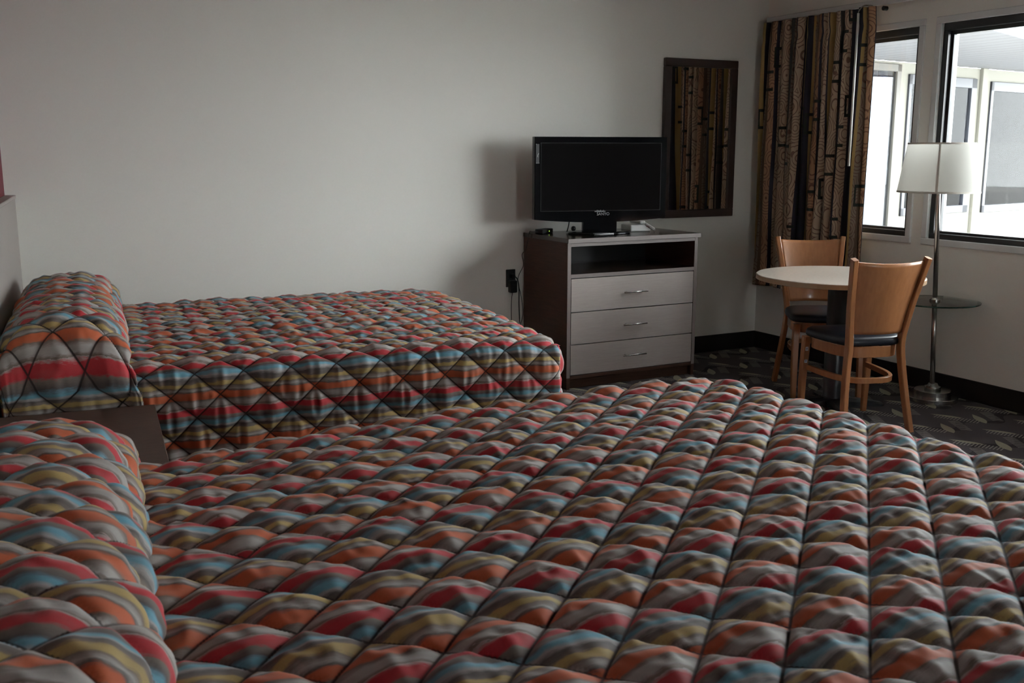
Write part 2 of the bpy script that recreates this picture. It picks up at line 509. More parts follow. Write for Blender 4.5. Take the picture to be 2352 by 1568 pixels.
tag(obj('wall_front', bm, wains_m), 'grey wall behind the viewer', kind='structure')

# window wall with two openings
W1 = (4.512, 5.36); W2 = (1.60, 4.357); WZ = (0.935, 2.212)
bm = BM()
x0, x1 = WX, WX + 0.15
box(bm, (x0, FY, 0), (x1, BY, WZ[0]))
box(bm, (x0, FY, WZ[1]), (x1, BY, CH))
box(bm, (x0, W1[1], WZ[0]), (x1, BY, WZ[1]))
box(bm, (x0, W2[1], WZ[0]), (x1, W1[0], WZ[1]))
box(bm, (x0, FY, WZ[0]), (x1, W2[0], WZ[1]))
tag(obj('wall_right', bm, wall_m), 'off-white window wall beside the table', kind='structure')

# head wall (turned), wainscot with cap
bm = BM(); box(bm, (LW - 0.14, FY - 0.3, 0), (LW, BY + 0.10, CH))
o = obj('wall_left', bm, red_m); o.rotation_euler = (0, 0, -TH)
tag(o, 'maroon painted wall behind the bed heads', kind='structure')
tr = empty('trim_1', rz=-TH, label='low grey wall panelling with a cap behind the beds', kind='structure')
bm = BM(); box(bm, (LW, FY - 0.1, 0), (-0.377, BY + 0.02, 1.225)); obj('panelling', bm, wains_m, tr)
bm = BM(); box(bm, (LW, FY - 0.1, 1.225), (-0.372, BY + 0.02, 1.243), 0.003); obj('panelling_cap', bm, wains_m, tr)

bm = BM(); box(bm, (0.2, BY - 0.012, 0), (WX, BY, 0.125), 0.004)
tag(obj('baseboard_back', bm, base_m), 'black vinyl baseboard along the television wall', kind='structure')
bm = BM(); box(bm, (WX - 0.012, FY, 0), (WX, BY - 0.012, 0.125), 0.004)
tag(obj('baseboard_right', bm, base_m), 'black vinyl baseboard under the windows', kind='structure')

def frame_rect(bm, y0, y1, z0, z1, w, xa, xb, bev=0.003, wt=None):
    wt = wt or w
    box(bm, (xa, y0, z0), (xb, y1, z0 + w), bev)
    box(bm, (xa, y0, z1 - wt), (xb, y1, z1), bev)
    box(bm, (xa, y0, z0 + w), (xb, y0 + w, z1 - wt), bev)
    box(bm, (xa, y1 - w, z0 + w), (xb, y1, z1 - wt), bev)

def window(name, y0, y1, label, mull):
    t = empty(name, (WX, (y0 + y1) / 2, WZ[0]), label=label, kind='structure')
    off = -t.location
    def put(o):
        o.data.transform(Matrix.Translation(off)); return o
    bm = BM(); frame_rect(bm, y0 - 0.036, y1 + 0.036, WZ[0] - 0.036, WZ[1] + 0.036, 0.04, WX - 0.014, WX + 0.005)
    put(obj('window_trim', bm, trim_m, t))
    bm = BM(); frame_rect(bm, y0 + 0.001, y1 - 0.001, WZ[0] + 0.001, WZ[1] - 0.001, 0.034, WX + 0.012, WX + 0.085, wt=0.045)
    for my in mull: box(bm, (WX + 0.02, my - 0.03, WZ[0] + 0.03), (WX + 0.085, my + 0.03, WZ[1] - 0.03), 0.003)
    fr = put(obj('window_frame', bm, wframe_m, t))
    bm = BM()
    ys = [y0] + list(mull) + [y1]
    for a, b in zip(ys, ys[1:]):
        bm = BM(); frame_rect(bm, a + 0.03, b - 0.03, WZ[0] + 0.03, WZ[1] - 0.04, 0.02, WX + 0.045, WX + 0.075, 0.002, wt=0.028)
        put(obj('sash', bm, wframe_m, t))
        bm = BM(); box(bm, (WX + 0.058, a + 0.045, WZ[0] + 0.045), (WX + 0.062, b - 0.045, WZ[1] - 0.055))
        put(obj('pane', bm, glass_m, t))
    return t
window('window_1', W1[0], W1[1], 'narrow black framed window half behind the curtain', [])
window('window_2', W2[0], W2[1], 'black framed window behind the floor lamp', [])

gd = empty('fill_door_1', ((GD[0] + GD[1]) / 2, FY, 0), label='added glazed sliding door behind the viewer for fill daylight', kind='structure')
for a, b, dy in ((GD[0] + 0.002, (GD[0] + GD[1]) / 2 + 0.03, -0.06), ((GD[0] + GD[1]) / 2 - 0.03, GD[1] - 0.002, -0.10)):
    bm = BM()
    for q in (((a, dy - 0.03, GD[2] + 0.002), (b, dy, GD[2] + 0.06)), ((a, dy - 0.03, GD[3] - 0.06), (b, dy, GD[3] - 0.002)), ((a, dy - 0.03, GD[2] + 0.06), (a + 0.05, dy, GD[3] - 0.06)), ((b - 0.05, dy - 0.03, GD[2] + 0.06), (b, dy, GD[3] - 0.06))):
        box(bm, Vector(q[0]) - Vector((gd.location.x, 0, 0)), Vector(q[1]) - Vector((gd.location.x, 0, 0)), 0.003)
    lf = obj('fill_door_leaf', bm, wframe_m, gd)
    bm = BM(); box(bm, (a + 0.045 - gd.location.x, dy - 0.017, GD[2] + 0.055), (b - 0.045 - gd.location.x, dy - 0.013, GD[3] - 0.055)); obj('pane', bm, glass_m, lf)

# ------------------------------------------------------------------ outside: covered walk and the next wing
bm = BM(); box(bm, (WX + 0.15, FY - 0.15, -0.25), (45, 40, -0.12)); box(bm, (-25, -30, -0.25), (45, FY - 0.15, -0.12))
tag(obj('outside_ground', bm, concrete_m), 'pale concrete ground outside the windows', kind='structure')

WA = math.radians(8.0)
wing = empty('building_wing', (10.203, 9.634, -0.12), WA, 'cream neighbouring wing with grey framed windows seen through the glass', 'building')
WH = 0.12
ops = [(-3.2, 0.60, 0.12, 2.56), (0.79, 2.40, 0.60, 2.45), (2.78, 4.60, 0.58, 2.43)]
bm = BM()
segs = [(-5.2, -3.2), (0.60, 0.79), (2.40, 2.78), (4.60, 9.0)]
for a, b in segs: box(bm, (a, 0, 0), (b, 0.18, 2.595 + WH))
for a, b, za, zb in ops:
    box(bm, (a, 0, 0), (b, 0.18, za + WH))
    box(bm, (a, 0, zb + WH), (b, 0.18, 2.595 + WH))
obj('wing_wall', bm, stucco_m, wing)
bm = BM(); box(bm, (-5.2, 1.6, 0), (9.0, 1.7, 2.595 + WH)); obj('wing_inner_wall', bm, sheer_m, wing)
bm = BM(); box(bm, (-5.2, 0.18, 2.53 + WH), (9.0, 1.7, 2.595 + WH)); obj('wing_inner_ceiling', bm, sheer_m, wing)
def win_part(a, b, za, zb, fm, fw):
    bm = BM()
    for q in (((a, -0.03, za), (b, 0.05, za + fw * 0.8)), ((a, -0.03, zb - fw), (b, 0.05, zb)), ((a, -0.03, za), (a + fw * 0.5, 0.05, zb)), ((b - fw, -0.03, za), (b, 0.05, zb))):
        box(bm, (q[0][0], q[0][1], q[0][2] + WH), (q[1][0], q[1][1], q[1][2] + WH), 0.004)
    f = obj('wing_window', bm, fm, wing)
    bm = BM(); box(bm, (a + 0.02, 0.0, za + WH + 0.02), (b - 0.02, 0.008, zb + WH - 0.02)); obj('wing_pane', bm, wing_glass_m, f)
    return f
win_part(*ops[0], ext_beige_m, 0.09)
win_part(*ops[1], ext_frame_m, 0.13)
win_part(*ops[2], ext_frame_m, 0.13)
def wing_drape(a, b, za, zb, y, mat, lam, amp=0.03):
    n = max(12, int((b - a) / lam * 8))
    u = np.linspace(a, b, n); P = np.zeros((n, 2, 3))
    P[:, :, 0] = u[:, None]; P[:, :, 1] = (y + amp * np.sin(u * 2 * PI / lam + 2 * np.sin(u * 3)))[:, None]
    P[:, 0, 2] = za + WH; P[:, 1, 2] = zb + WH
    o = grid_mesh('wing_drape', P, mat=mat, parent=wing)
    s = o.modifiers.new('thick', 'SOLIDIFY'); s.thickness = 0.004
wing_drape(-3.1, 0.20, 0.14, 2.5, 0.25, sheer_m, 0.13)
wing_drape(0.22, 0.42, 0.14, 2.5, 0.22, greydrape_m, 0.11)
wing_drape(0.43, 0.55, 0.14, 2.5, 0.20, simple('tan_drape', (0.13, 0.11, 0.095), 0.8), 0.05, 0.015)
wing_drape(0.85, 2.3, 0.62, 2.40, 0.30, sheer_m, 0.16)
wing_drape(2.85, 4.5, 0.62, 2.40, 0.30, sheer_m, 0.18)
bm = BM(); box(bm, (2.50, -0.05, 0), (2.62, 0.0, 2.6 + WH), 0.005); obj('wing_post', bm, stucco_m, wing)

# soffit boards over the covered walk, running along the window wall
sof = empty('walkway_soffit', (WX + 0.2, 5.4, 2.60), label='white boarded soffit over the walkway outside', cat='soffit')
def soff_y0(x): return 6.74 + 0.39 * (x - 8.74)
xx = 5.45
while xx < 16.5:
    ya = max(soff_y0(xx + 0.12), 5.0); yb = 9.62 + math.tan(WA) * (xx - 10.2) + 0.05
    if yb > ya + 0.1:
        bm = BM()
        vs = [(xx + 0.004, soff_y0(xx), 2.6), (xx + 0.236, soff_y0(xx + 0.24), 2.6), (xx + 0.236, yb, 2.6), (xx + 0.004, yb, 2.6)]
        lo = [bm.verts.new(Vector(v) - sof.location) for v in vs]
        hi = [bm.verts.new(Vector(v) - sof.location + Vector((0, 0, 0.02))) for v in vs]
        bm.faces.new(lo); bm.faces.new(hi)
        for i in range(4): bm.faces.new((lo[i], lo[(i + 1) % 4], hi[(i + 1) % 4], hi[i]))
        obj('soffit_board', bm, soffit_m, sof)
    xx += 0.24
bm = BM()
p = [Vector((5.4, soff_y0(5.4), 2.60)), Vector((16.6, soff_y0(16.6), 2.60))]
vs = []
for q in p:
    for dy, dz in ((-0.06, -0.02), (0.0, -0.02), (0.0, 0.16), (-0.06, 0.16)):
        vs.append(bm.verts.new(q + Vector((0, dy, dz)) - sof.location))
for i in range(4): bm.faces.new((vs[i], vs[(i + 1) % 4], vs[4 + (i + 1) % 4], vs[4 + i]))
bm.faces.new(vs[:4]); bm.faces.new(vs[4:])
obj('fascia', bm, simple('fascia_blue_grey', (0.22, 0.24, 0.34), 0.5), sof)
bm = BM()
vs = [(5.4, soff_y0(5.4), 2.625), (16.6, soff_y0(16.6), 2.625), (16.6, 10.6, 2.625), (5.4, 9.1, 2.625)]
lo = [bm.verts.new(Vector(v) - sof.location) for v in vs]; hi = [bm.verts.new(Vector(v) - sof.location + Vector((0, 0, 0.1))) for v in vs]
bm.faces.new(lo); bm.faces.new(hi)
for i in range(4): bm.faces.new((lo[i], lo[(i + 1) % 4], hi[(i + 1) % 4], hi[i]))
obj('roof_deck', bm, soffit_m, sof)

# ------------------------------------------------------------------ quilted bedspreads
def quilt_h(s, t, amp, seed, side, lat):
    # lat = diamond diagonals along and across the stripes; side = 0 flat top .. 1 hanging side
    a = s / lat[0] + t / lat[1]; b = s / lat[0] - t / lat[1]
    k = 1.0 / math.hypot(1 / lat[0], 1 / lat[1])
    da = np.abs(a - np.round(a)) * k; db = np.abs(b - np.round(b)) * k       # distance to the stitch lines (m)
    rise = (1 - np.exp(-da / 0.010)) * (1 - np.exp(-db / 0.010))
    dome = np.abs(np.sin(PI * a) * np.sin(PI * b)) ** 0.8
    puff = 0.50 * rise + 0.50 * dome
    d = np.minimum(da, db)
    top = vnoise(s / 0.050, t / 0.036, seed) * 0.6 + vnoise(s / 0.022 + 7, t / 0.024, seed + 1) * 0.45
    sd = vnoise(s / 0.019, t / 0.11, seed + 2) * 0.8 + vnoise(s / 0.036, t / 0.2, seed + 3) * 0.5
    wr = side * sd * 0.0085 + (1 - side) * top * 0.0080
    return amp * puff + wr * np.clip(d / 0.022, 0, 1) + 0.006 * vnoise(s / 0.3, t / 0.3, seed + 5)

def normals(P):
    du = np.gradient(P, axis=0); dv = np.gradient(P, axis=1)
    n = np.cross(du, dv)
    return n / (np.linalg.norm(n, axis=-1, keepdims=True) + 1e-9)

def round_box(P, lo, hi, r):
    c = np.clip(P, np.array(lo) + r, np.array(hi) - r)
    d = P - c
    L = np.linalg.norm(d, axis=-1, keepdims=True)
    n = d / (L + 1e-9)
    return c + n * r, n

def bedspread(name, a0, a1, b0, b1, ztop, zbot, seed, shape, label, lat, step=0.0055, skew=0.0, rot=-TH, phase=(0, 0, 0)):
    # local frame: x = E1, y = E2
    faces = []
    lo = (a0 - 1.0, b0, zbot - 1.0); hi = (a1, b1, ztop); r = 0.055
    na = int((a1 - a0) / step) + 1; nb = int((b1 - b0) / step) + 1; nz = int((ztop - zbot) / step) + 1
    A = np.linspace(a0, a1, na); B = np.linspace(b0, b1, nb); Z = np.linspace(zbot, ztop, nz)
    def emit(P, s, t, side, amp, edge=None):
        Q, n = round_box(P, lo, hi, r)
        sidew = np.clip((0.92 - np.abs(n[..., 2])) / 0.5, 0, 1) * np.clip(np.abs(n[..., 1]) * 1.5, 0, 1)
        hgt = quilt_h(s + phase[0], t + phase[1], amp, seed, sidew, lat)
        if edge is not None:       # sewn corner seam
            w = np.clip(edge / 0.03, 0, 1); hgt = hgt * w + 0.008 * (1 - w)
        Q = Q + n * hgt[..., None]
        Q[..., 2] += shape(Q[..., 0], Q[..., 1], Q[..., 2])
        Q[..., 0] += skew * np.clip((b1 - Q[..., 1]) / 1.3, 0, 1.5) * np.clip(Q[..., 0] / 1.9, 0, 1)
        sl, tl = (s + phase[0]) / lat[0], (t + phase[1]) / lat[1]
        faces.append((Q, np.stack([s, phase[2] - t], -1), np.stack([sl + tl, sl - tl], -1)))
    # top
    s, t = np.meshgrid(A, B, indexing='ij')
    emit(np.stack([s, t, np.full_like(s, ztop)], -1), s, t, None, 0.023)
    # near side (y = b0)
    s, z = np.meshgrid(A, Z, indexing='ij')
    emit(np.stack([s, np.full_like(s, b0), z], -1), s, b0 - (ztop - z), None, 0.023, a1 - s)
    # far side
    emit(np.stack([s, np.full_like(s, b1), z], -1), s, b1 + (ztop - z), None, 0.023, a1 - s)
    # foot
    t, z = np.meshgrid(B, Z, indexing='ij')
    emit(np.stack([np.full_like(t, a1), t, z], -1), a1 + (ztop - z), t, None, 0.023, np.minimum(t - b0, b1 - t))
    Vs = []; Qs = []; Us = []; Ls = []; off = 0
    for i, (P, U, Lt) in enumerate(faces):
        nu, nv = P.shape[:2]
        idx = np.arange(nu * nv).reshape(nu, nv) + off
        q = np.stack([idx[:-1, :-1], idx[1:, :-1], idx[1:, 1:], idx[:-1, 1:]], -1).reshape(-1, 4)
        if i in (2, 3): q = q[:, ::-1]
        if i == 3: q = q[:, ::-1]
        Vs.append(P.reshape(-1, 3)); Us.append(U.reshape(-1, 2)); Ls.append(Lt.reshape(-1, 2)); Qs.append(q); off += nu * nv
    me = bpy.data.meshes.new(name)
    build(me, np.concatenate(Vs), np.concatenate(Qs), np.concatenate(Us), np.concatenate(Ls))
    # weld the panel borders
    bm = bmesh.new(); bm.from_mesh(me)
    be = list({v for e in bm.edges if e.is_boundary for v in e.verts})
    bmesh.ops.remove_doubles(bm, verts=be, dist=0.0025)
    bmesh.ops.recalc_face_normals(bm, faces=bm.faces[:])
    bm.to_mesh(me); bm.free()
    me.polygons.foreach_set('use_smooth', np.ones(len(me.polygons), dtype=bool))
    me.materials.append(quilt_m)
    o = bpy.data.objects.new(name, me); COL.objects.link(o)
    o.rotation_euler = (0, 0, rot)
    tag(o, label, 'bedspread', 'quilted bedspreads')
    return o

def pillow_fold(parent, af, b0, b1, ztop, zbot, hp, seed, endr0, endr1, lat, step=0.006, slant=0.06):
    # the head part of the spread: over the pillows, then hanging down both sides
    prof = [(-0.372, -0.03), (-0.368, 0.05), (-0.352, 0.115), (-0.31, 0.160), (-0.24, 0.185), (-0.16, 0.192), (-0.085, 0.185), (-0.03, 0.165),
            (0.012, 0.128), (0.032, 0.085), (0.036, 0.045), (0.026, 0.012), (-0.015, -0.004)]
    sp = smooth_path([(x, 0, z) for x, z in prof], 12)
    S = np.array([[p.x, p.z] for p in sp])
    L = np.concatenate([[0], np.cumsum(np.linalg.norm(np.diff(S, axis=0), axis=1))])
    ns = int(L[-1] / step) + 1
    ls = np.linspace(0, L[-1], ns)
    px = np.interp(ls, L, S[:, 0]) + af; pz = np.interp(ls, L, S[:, 1]) * (hp / 0.192)
    # across: (t, z) path over the bed edges
    r = 0.06
    path = []
    o0 = b0 - 0.026; o1 = b1 + 0.026
    path += [(o0, z) for z in np.linspace(zbot, ztop - r, 30)]
    path += [(o0 + r - r * math.cos(q), ztop - r + r * math.sin(q)) for q in np.linspace(0.1, PI / 2, 8)]
    path += [(t, ztop) for t in np.linspace(o0 + r + 0.02, o1 - r - 0.02, 40)]
    path += [(o1 - r + r * math.sin(q), ztop - r + r * math.cos(q)) for q in np.linspace(0, PI / 2 - 0.1, 8)]
    path += [(o1, z) for z in np.linspace(ztop - r, zbot, 30)]
    T = np.array(path); LT = np.concatenate([[0], np.cumsum(np.linalg.norm(np.diff(T, axis=0), axis=1))])
    ntt = int(LT[-1] / step) + 1
    lt = np.linspace(0, LT[-1], ntt)
    ty = np.interp(lt, LT, T[:, 0]); tz = np.interp(lt, LT, T[:, 1])
    # pillow height fades at the ends, rounded like a stuffed pillow
    q0 = np.clip((ty - o0) / endr0, 0, 1); q1 = np.clip((o1 - ty) / endr1, 0, 1)
    Q = np.sqrt(np.clip(1 - (1 - q0) ** 2, 0, 1)) * np.sqrt(np.clip(1 - (1 - q1) ** 2, 0, 1))
    drop = np.clip((ztop - tz) / (ztop - zbot), 0, 1)
    fr = np.clip((px[:, None] - (af - 0.2)) / 0.2, 0, 1)
    P = np.zeros((ns, ntt, 3))
    P[..., 0] = px[:, None] + slant * drop[None, :] ** 0.8 * fr + 0.03 * np.clip(drop * 6, 0, 1)[None, :] * fr
    P[..., 1] = ty[None, :]
    P[..., 2] = tz[None, :] + np.where(pz[:, None] > 0, pz[:, None] * Q[None, :], pz[:, None] * (drop[None, :] < 0.01))
    n = normals(P)
    if n[ns // 2, ntt // 2, 2] < 0: n = -n
    s = np.broadcast_to(ls[:, None] + 0.03, P.shape[:2]); t = np.broadcast_to(lt[None, :] + 0.05, P.shape[:2])
    side = np.broadcast_to(np.clip(drop / 0.2, 0, 1)[None, :], P.shape[:2])
    hgt = quilt_h(s, t, 0.023, seed, side, lat)
    fade = np.clip((L[-1] - ls) / 0.05, 0, 1)[:, None] * np.clip(ls / 0.05, 0, 1)[:, None]
    P = P + n * (hgt * (0.25 + 0.75 * fade))[..., None]
    # keep the sheet off the wall panelling
    P[..., 0] = np.maximum(P[..., 0], -0.373)
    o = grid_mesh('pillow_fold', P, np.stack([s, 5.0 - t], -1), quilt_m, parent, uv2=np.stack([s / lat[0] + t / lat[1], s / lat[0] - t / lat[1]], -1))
    sm = o.modifiers.new('thick', 'SOLIDIFY'); sm.thickness = 0.006; sm.offset = -1
    return o

def bed_base(label, a1, b0, b1, ztop, rot=-TH, a0=-0.34):
    t = empty('bed', rz=rot, label=label, cat='bed', group='king beds')
    bm = BM(); box(bm, (a0, b0 + 0.06, 0.005), (a1 - 0.10, b1 - 0.06, 0.34), 0.02, 2); obj('bed_base', bm, boxspring_m, t)
    bm = BM(); box(bm, (a0, b0 + 0.05, 0.34), (a1 - 0.08, b1 - 0.05, ztop - 0.09), 0.04, 3); obj('mattress', bm, mattress_m, t)
    return t

# far bed
FB = dict(a1=1.815, b0=3.865, b1=5.60, z=0.676)
def shape_far(x, y, z):
    k = np.clip((z - 0.3) / 0.3, 0, 1)
    return k * (0.012 * np.sin(PI * np.clip((y - 3.865) / 1.74, 0, 1)) - 0.02 * np.clip((x - 1.4) / 0.42, 0, 1) ** 2)
bed_base('far bed along the off-white television wall', FB['a1'], FB['b0'], FB['b1'], FB['z'])
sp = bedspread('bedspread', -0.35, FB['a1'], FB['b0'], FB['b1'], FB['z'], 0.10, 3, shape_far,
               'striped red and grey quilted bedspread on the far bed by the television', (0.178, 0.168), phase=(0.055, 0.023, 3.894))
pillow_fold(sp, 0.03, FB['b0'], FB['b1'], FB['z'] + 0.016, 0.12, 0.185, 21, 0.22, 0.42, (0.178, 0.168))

# near bed
NB = dict(a1=2.20, b0=0.80, b1=2.68, z=0.708)
def shape_near(x, y, z):
    k = np.clip((z - 0.3) / 0.3, 0, 1)
    c = 0.020 * np.sin(PI * np.clip((y - 0.8) / 1.88, 0, 1)) ** 0.7
    c = c - 0.048 * np.exp(-((x - 0.25) / 0.5) ** 2) * np.clip((y - 1.9) / 0.8, 0, 1)
    return k * (c - 0.012 * np.clip((x - 1.75) / 0.45, 0, 1) ** 2)
bed_base('near bed in the foreground below the viewer', NB['a1'], NB['b0'], NB['b1'], NB['z'] - 0.03, 0.0, -0.08)
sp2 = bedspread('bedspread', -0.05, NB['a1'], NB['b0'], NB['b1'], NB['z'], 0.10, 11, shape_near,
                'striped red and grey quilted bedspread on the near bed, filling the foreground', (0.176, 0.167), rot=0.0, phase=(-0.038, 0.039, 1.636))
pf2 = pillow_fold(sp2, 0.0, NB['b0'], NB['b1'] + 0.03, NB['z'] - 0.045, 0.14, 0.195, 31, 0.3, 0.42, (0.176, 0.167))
pf2.rotation_euler = (0, 0, -TH)

# ------------------------------------------------------------------ nightstand between the beds
ns_ = empty('nightstand', rz=-TH, label='low brown wooden nightstand between the two beds', cat='nightstand')
b0_, b1_ = 2.93, 3.74
bm = BM(); box(bm, (-0.36, b0_, 0.555), (0.15, b1_, 0.58), 0.002); obj('top', bm, night_m, ns_)
bm = BM(); box(bm, (-0.355, b0_ + 0.02, 0.06), (0.12, b1_ - 0.02, 0.554), 0.002); obj('body', bm, night_m, ns_)
dr = None
for k, (za, zb) in enumerate(((0.09, 0.31), (0.325, 0.545))):
    bm = BM(); box(bm, (0.1205, b0_ + 0.035, za), (0.138, b1_ - 0.035, zb), 0.002); dr = obj('drawer', bm, night_m, ns_)
    bm = BM(); tube(bm, [(0.155, (b0_ + b1_) / 2 - 0.07, (za + zb) / 2), (0.155, (b0_ + b1_) / 2 + 0.07, (za + zb) / 2)], 0.005, 10)
    for sgn in (-0.05, 0.05): tube(bm, [(0.137, (b0_ + b1_) / 2 + sgn, (za + zb) / 2), (0.155, (b0_ + b1_) / 2 + sgn, (za + zb) / 2)], 0.004, 8)
    obj('handle', bm, chrome_m, dr)
bm = BM(); box(bm, (-0.35, b0_ + 0.03, 0.001), (0.09, b1_ - 0.03, 0.061)); obj('plinth', bm, night_m, ns_)

# ------------------------------------------------------------------ dresser
DX0, DX1, DY0, DY1, DZ = 3.165, 4.150, 5.300, 5.862, 0.942
ds = empty('dresser', ((DX0 + DX1) / 2, (DY0 + DY1) / 2, 0), label='dark brown dresser with three silvery drawers and an open shelf', cat='dresser')
def dpart(name, boxes, mat, bev=0.0015, parent=None):
    bm = BM()
    for a, b in boxes: box(bm, Vector(a) - ds.location, Vector(b) - ds.location, bev)
    return obj(name, bm, mat, parent or ds)
tp = dpart('top', [((DX0 - 0.004, DY0 - 0.012, DZ - 0.027), (DX1 + 0.012, DY1, DZ))], dark_top)
dpart('top_edge', [((DX0 - 0.004, DY0 - 0.0145, DZ - 0.0265), (DX1 + 0.012, DY0 - 0.0125, DZ - 0.0005))], edge_m, 0.0005, tp)
for xa, xb in ((DX0, DX0 + 0.024), (DX1 - 0.024, DX1)):
    s_ = dpart('side_panel', [((xa, DY0 + 0.002, 0.0), (xb, DY1, DZ - 0.0275))], dark_wood)
    dpart('side_edge', [((xa, DY0 - 0.0005, 0.075), (xb, DY0 + 0.0018, DZ - 0.028))], edge_m, 0.0003, s_)
xi0, xi1 = DX0 + 0.0245, DX1 - 0.0245
dpart('top_rail', [((xi0, DY0, DZ - 0.050), (xi1, DY0 + 0.02, DZ - 0.028))], edge_m)
dpart('shelf', [((xi0, DY0 + 0.003, 0.700), (xi1, DY1 - 0.02, 0.722))], dark_top)
dpart('shelf_edge', [((xi0, DY0, 0.6995), (xi1, DY0 + 0.0025, 0.7225))], edge_m, 0.0003)
dpart('shelf_ceiling', [((xi0, DY0 + 0.021, DZ - 0.045), (xi1, DY1 - 0.02, DZ - 0.029))], dark_wood)
# back panel with a round cable hole
bm = BM()
hx, hz, hr = 3.44, 0.815, 0.036
N = 32
ring = [bm.verts.new((hx + hr * math.cos(2 * PI * i / N), DY1 - 0.012, hz + hr * math.sin(2 * PI * i / N))) for i in range(N)]
def sq(a):
    c, s = math.cos(a), math.sin(a); k = 0.085 / max(abs(c), abs(s)); return hx + k * c, hz + k * s
outer = [bm.verts.new((sq(2 * PI * i / N)[0], DY1 - 0.012, sq(2 * PI * i / N)[1])) for i in range(N)]
for i in range(N): bm.faces.new((ring[i], ring[(i + 1) % N], outer[(i + 1) % N], outer[i]))
for a, b in (((xi0, 0.73), (hx - 0.085, 0.9)), ((hx + 0.085, 0.73), (xi1, 0.9)), ((xi0, 0.05), (xi1, 0.73)), ((xi0, 0.9), (xi1, DZ - 0.03))):
    v = [bm.verts.new(q) for q in ((a[0], DY1 - 0.012, a[1]), (b[0], DY1 - 0.012, a[1]), (b[0], DY1 - 0.012, b[1]), (a[0], DY1 - 0.012, b[1]))]
    bm.faces.new(v)
bmesh.ops.translate(bm, verts=bm.verts[:], vec=-ds.location)
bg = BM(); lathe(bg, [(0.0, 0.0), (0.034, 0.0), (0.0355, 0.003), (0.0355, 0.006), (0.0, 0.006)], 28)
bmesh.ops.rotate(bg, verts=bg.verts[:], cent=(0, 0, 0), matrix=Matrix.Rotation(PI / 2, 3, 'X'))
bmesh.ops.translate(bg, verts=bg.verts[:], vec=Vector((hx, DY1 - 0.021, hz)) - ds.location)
obj('lit_hole_disc', bg, simple('lit_wall_tan', (0.42, 0.36, 0.24), 0.5), ds)  # tan disc coloured as the lit wall showing through the hole
o = obj('back_panel', bm, matte_black, ds)
sm = o.modifiers.new('thick', 'SOLIDIFY'); sm.thickness = 0.008
dz = [(0.472, 0.694), (0.262, 0.468), (0.052 + 0.03, 0.258)]
dz = [(0.480, 0.6955), (0.268, 0.4765), (0.085, 0.2645)]
dz = [(0.489, 0.6945), (0.286, 0.4835), (0.092, 0.2805)]
for za, zb in dz:
    d_ = dpart('drawer', [((xi0 + 0.003, DY0 - 0.001, za), (xi1 - 0.003, DY0 + 0.018, zb))], front_m, 0.001)
    cx_, cz_ = (DX0 + DX1) / 2, (za + zb) / 2
    bm = BM()
    L = Vector((cx_, DY0 - 0.026, cz_)) - ds.location
    tube(bm, [L + Vector((-0.088, 0, 0)), L + Vector((0.088, 0, 0))], 0.0055, 12)
    for q in (-0.062, 0.062): tube(bm, [L + Vector((q, 0, 0)), L + Vector((q, 0.026, 0))], 0.0042, 8)
    obj('handle', bm, chrome_m, d_, True)
dpart('bottom_rail', [((xi0, DY0, 0.066), (xi1, DY0 + 0.018, 0.088))], dark_wood)
dpart('plinth', [((xi0, DY0 + 0.035, 0.0), (xi1, DY0 + 0.05, 0.065))], dark_wood)

# ------------------------------------------------------------------ television
TVA = math.radians(-13.0)
tv = empty('television', (3.545, 5.545, DZ + 0.001), TVA, 'black flat screen television standing on the dresser', 'television')
tw, th = 0.885, 0.535
zb0 = 0.075
bm = BM()
prof = []
nseg = 24
fr_y = -0.030
# front shell: rectangle with a gently bowed lower edge, extruded
def low(x): return zb0 + 0.018 + 0.022 * (abs(x) / (tw / 2)) ** 2 - 0.018
outline = [(-tw / 2 + tw * i / nseg, low(-tw / 2 + tw * i / nseg)) for i in range(nseg + 1)] + [(tw / 2, zb0 + th), (-tw / 2, zb0 + th)]
f0 = [bm.verts.new((x, fr_y, z)) for x, z in outline]; f1 = [bm.verts.new((x, 0.022, z)) for x, z in outline]
bm.faces.new(f0); bm.faces.new(f1)
for i in range(len(outline)):
    j = (i + 1) % len(outline); bm.faces.new((f0[i], f0[j], f1[j], f1[i]))
bmesh.ops.bevel(bm, geom=[e for e in bm.edges if abs(e.verts[0].co.y - e.verts[1].co.y) < 1e-5 and e.verts[0].co.y < 0], offset=0.004, segments=2, affect='EDGES')
body = obj('bezel', bm, gloss_black, tv)
bm = BM(); box(bm, (-tw / 2 + 0.05, 0.0225, zb0 + 0.06), (tw / 2 - 0.05, 0.065, zb0 + th - 0.05), 0.02, 2); obj('rear_housing', bm, matte_black, tv)
sx0, sx1, sz0, sz1 = -tw / 2 + 0.042, tw / 2 - 0.042, zb0 + 0.075, zb0 + th - 0.040
bm = BM(); box(bm, (sx0, fr_y - 0.0012, sz0), (sx1, fr_y + 0.002, sz1)); obj('screen', bm, screen_m, tv)
bm = BM()
box(bm, (sx0 - 0.003, fr_y - 0.003, sz0 - 0.003), (sx1 + 0.003, fr_y - 0.0005, sz0)); box(bm, (sx0 - 0.003, fr_y - 0.003, sz1), (sx1 + 0.003, fr_y - 0.0005, sz1 + 0.003))
box(bm, (sx0 - 0.003, fr_y - 0.003, sz0), (sx0, fr_y - 0.0005, sz1)); box(bm, (sx1, fr_y - 0.003, sz0), (sx1 + 0.003, fr_y - 0.0005, sz1))
obj('screen_rim', bm, matte_black, tv)
bm = BM(); lathe(bm, [(0.0, 0.018), (0.10, 0.018), (0.195, 0.014), (0.208, 0.008), (0.208, 0.0), (0.0, 0.0)], 48, (0, 0, 0), sy=0.52); obj('stand_foot', bm, gloss_black, tv, True)
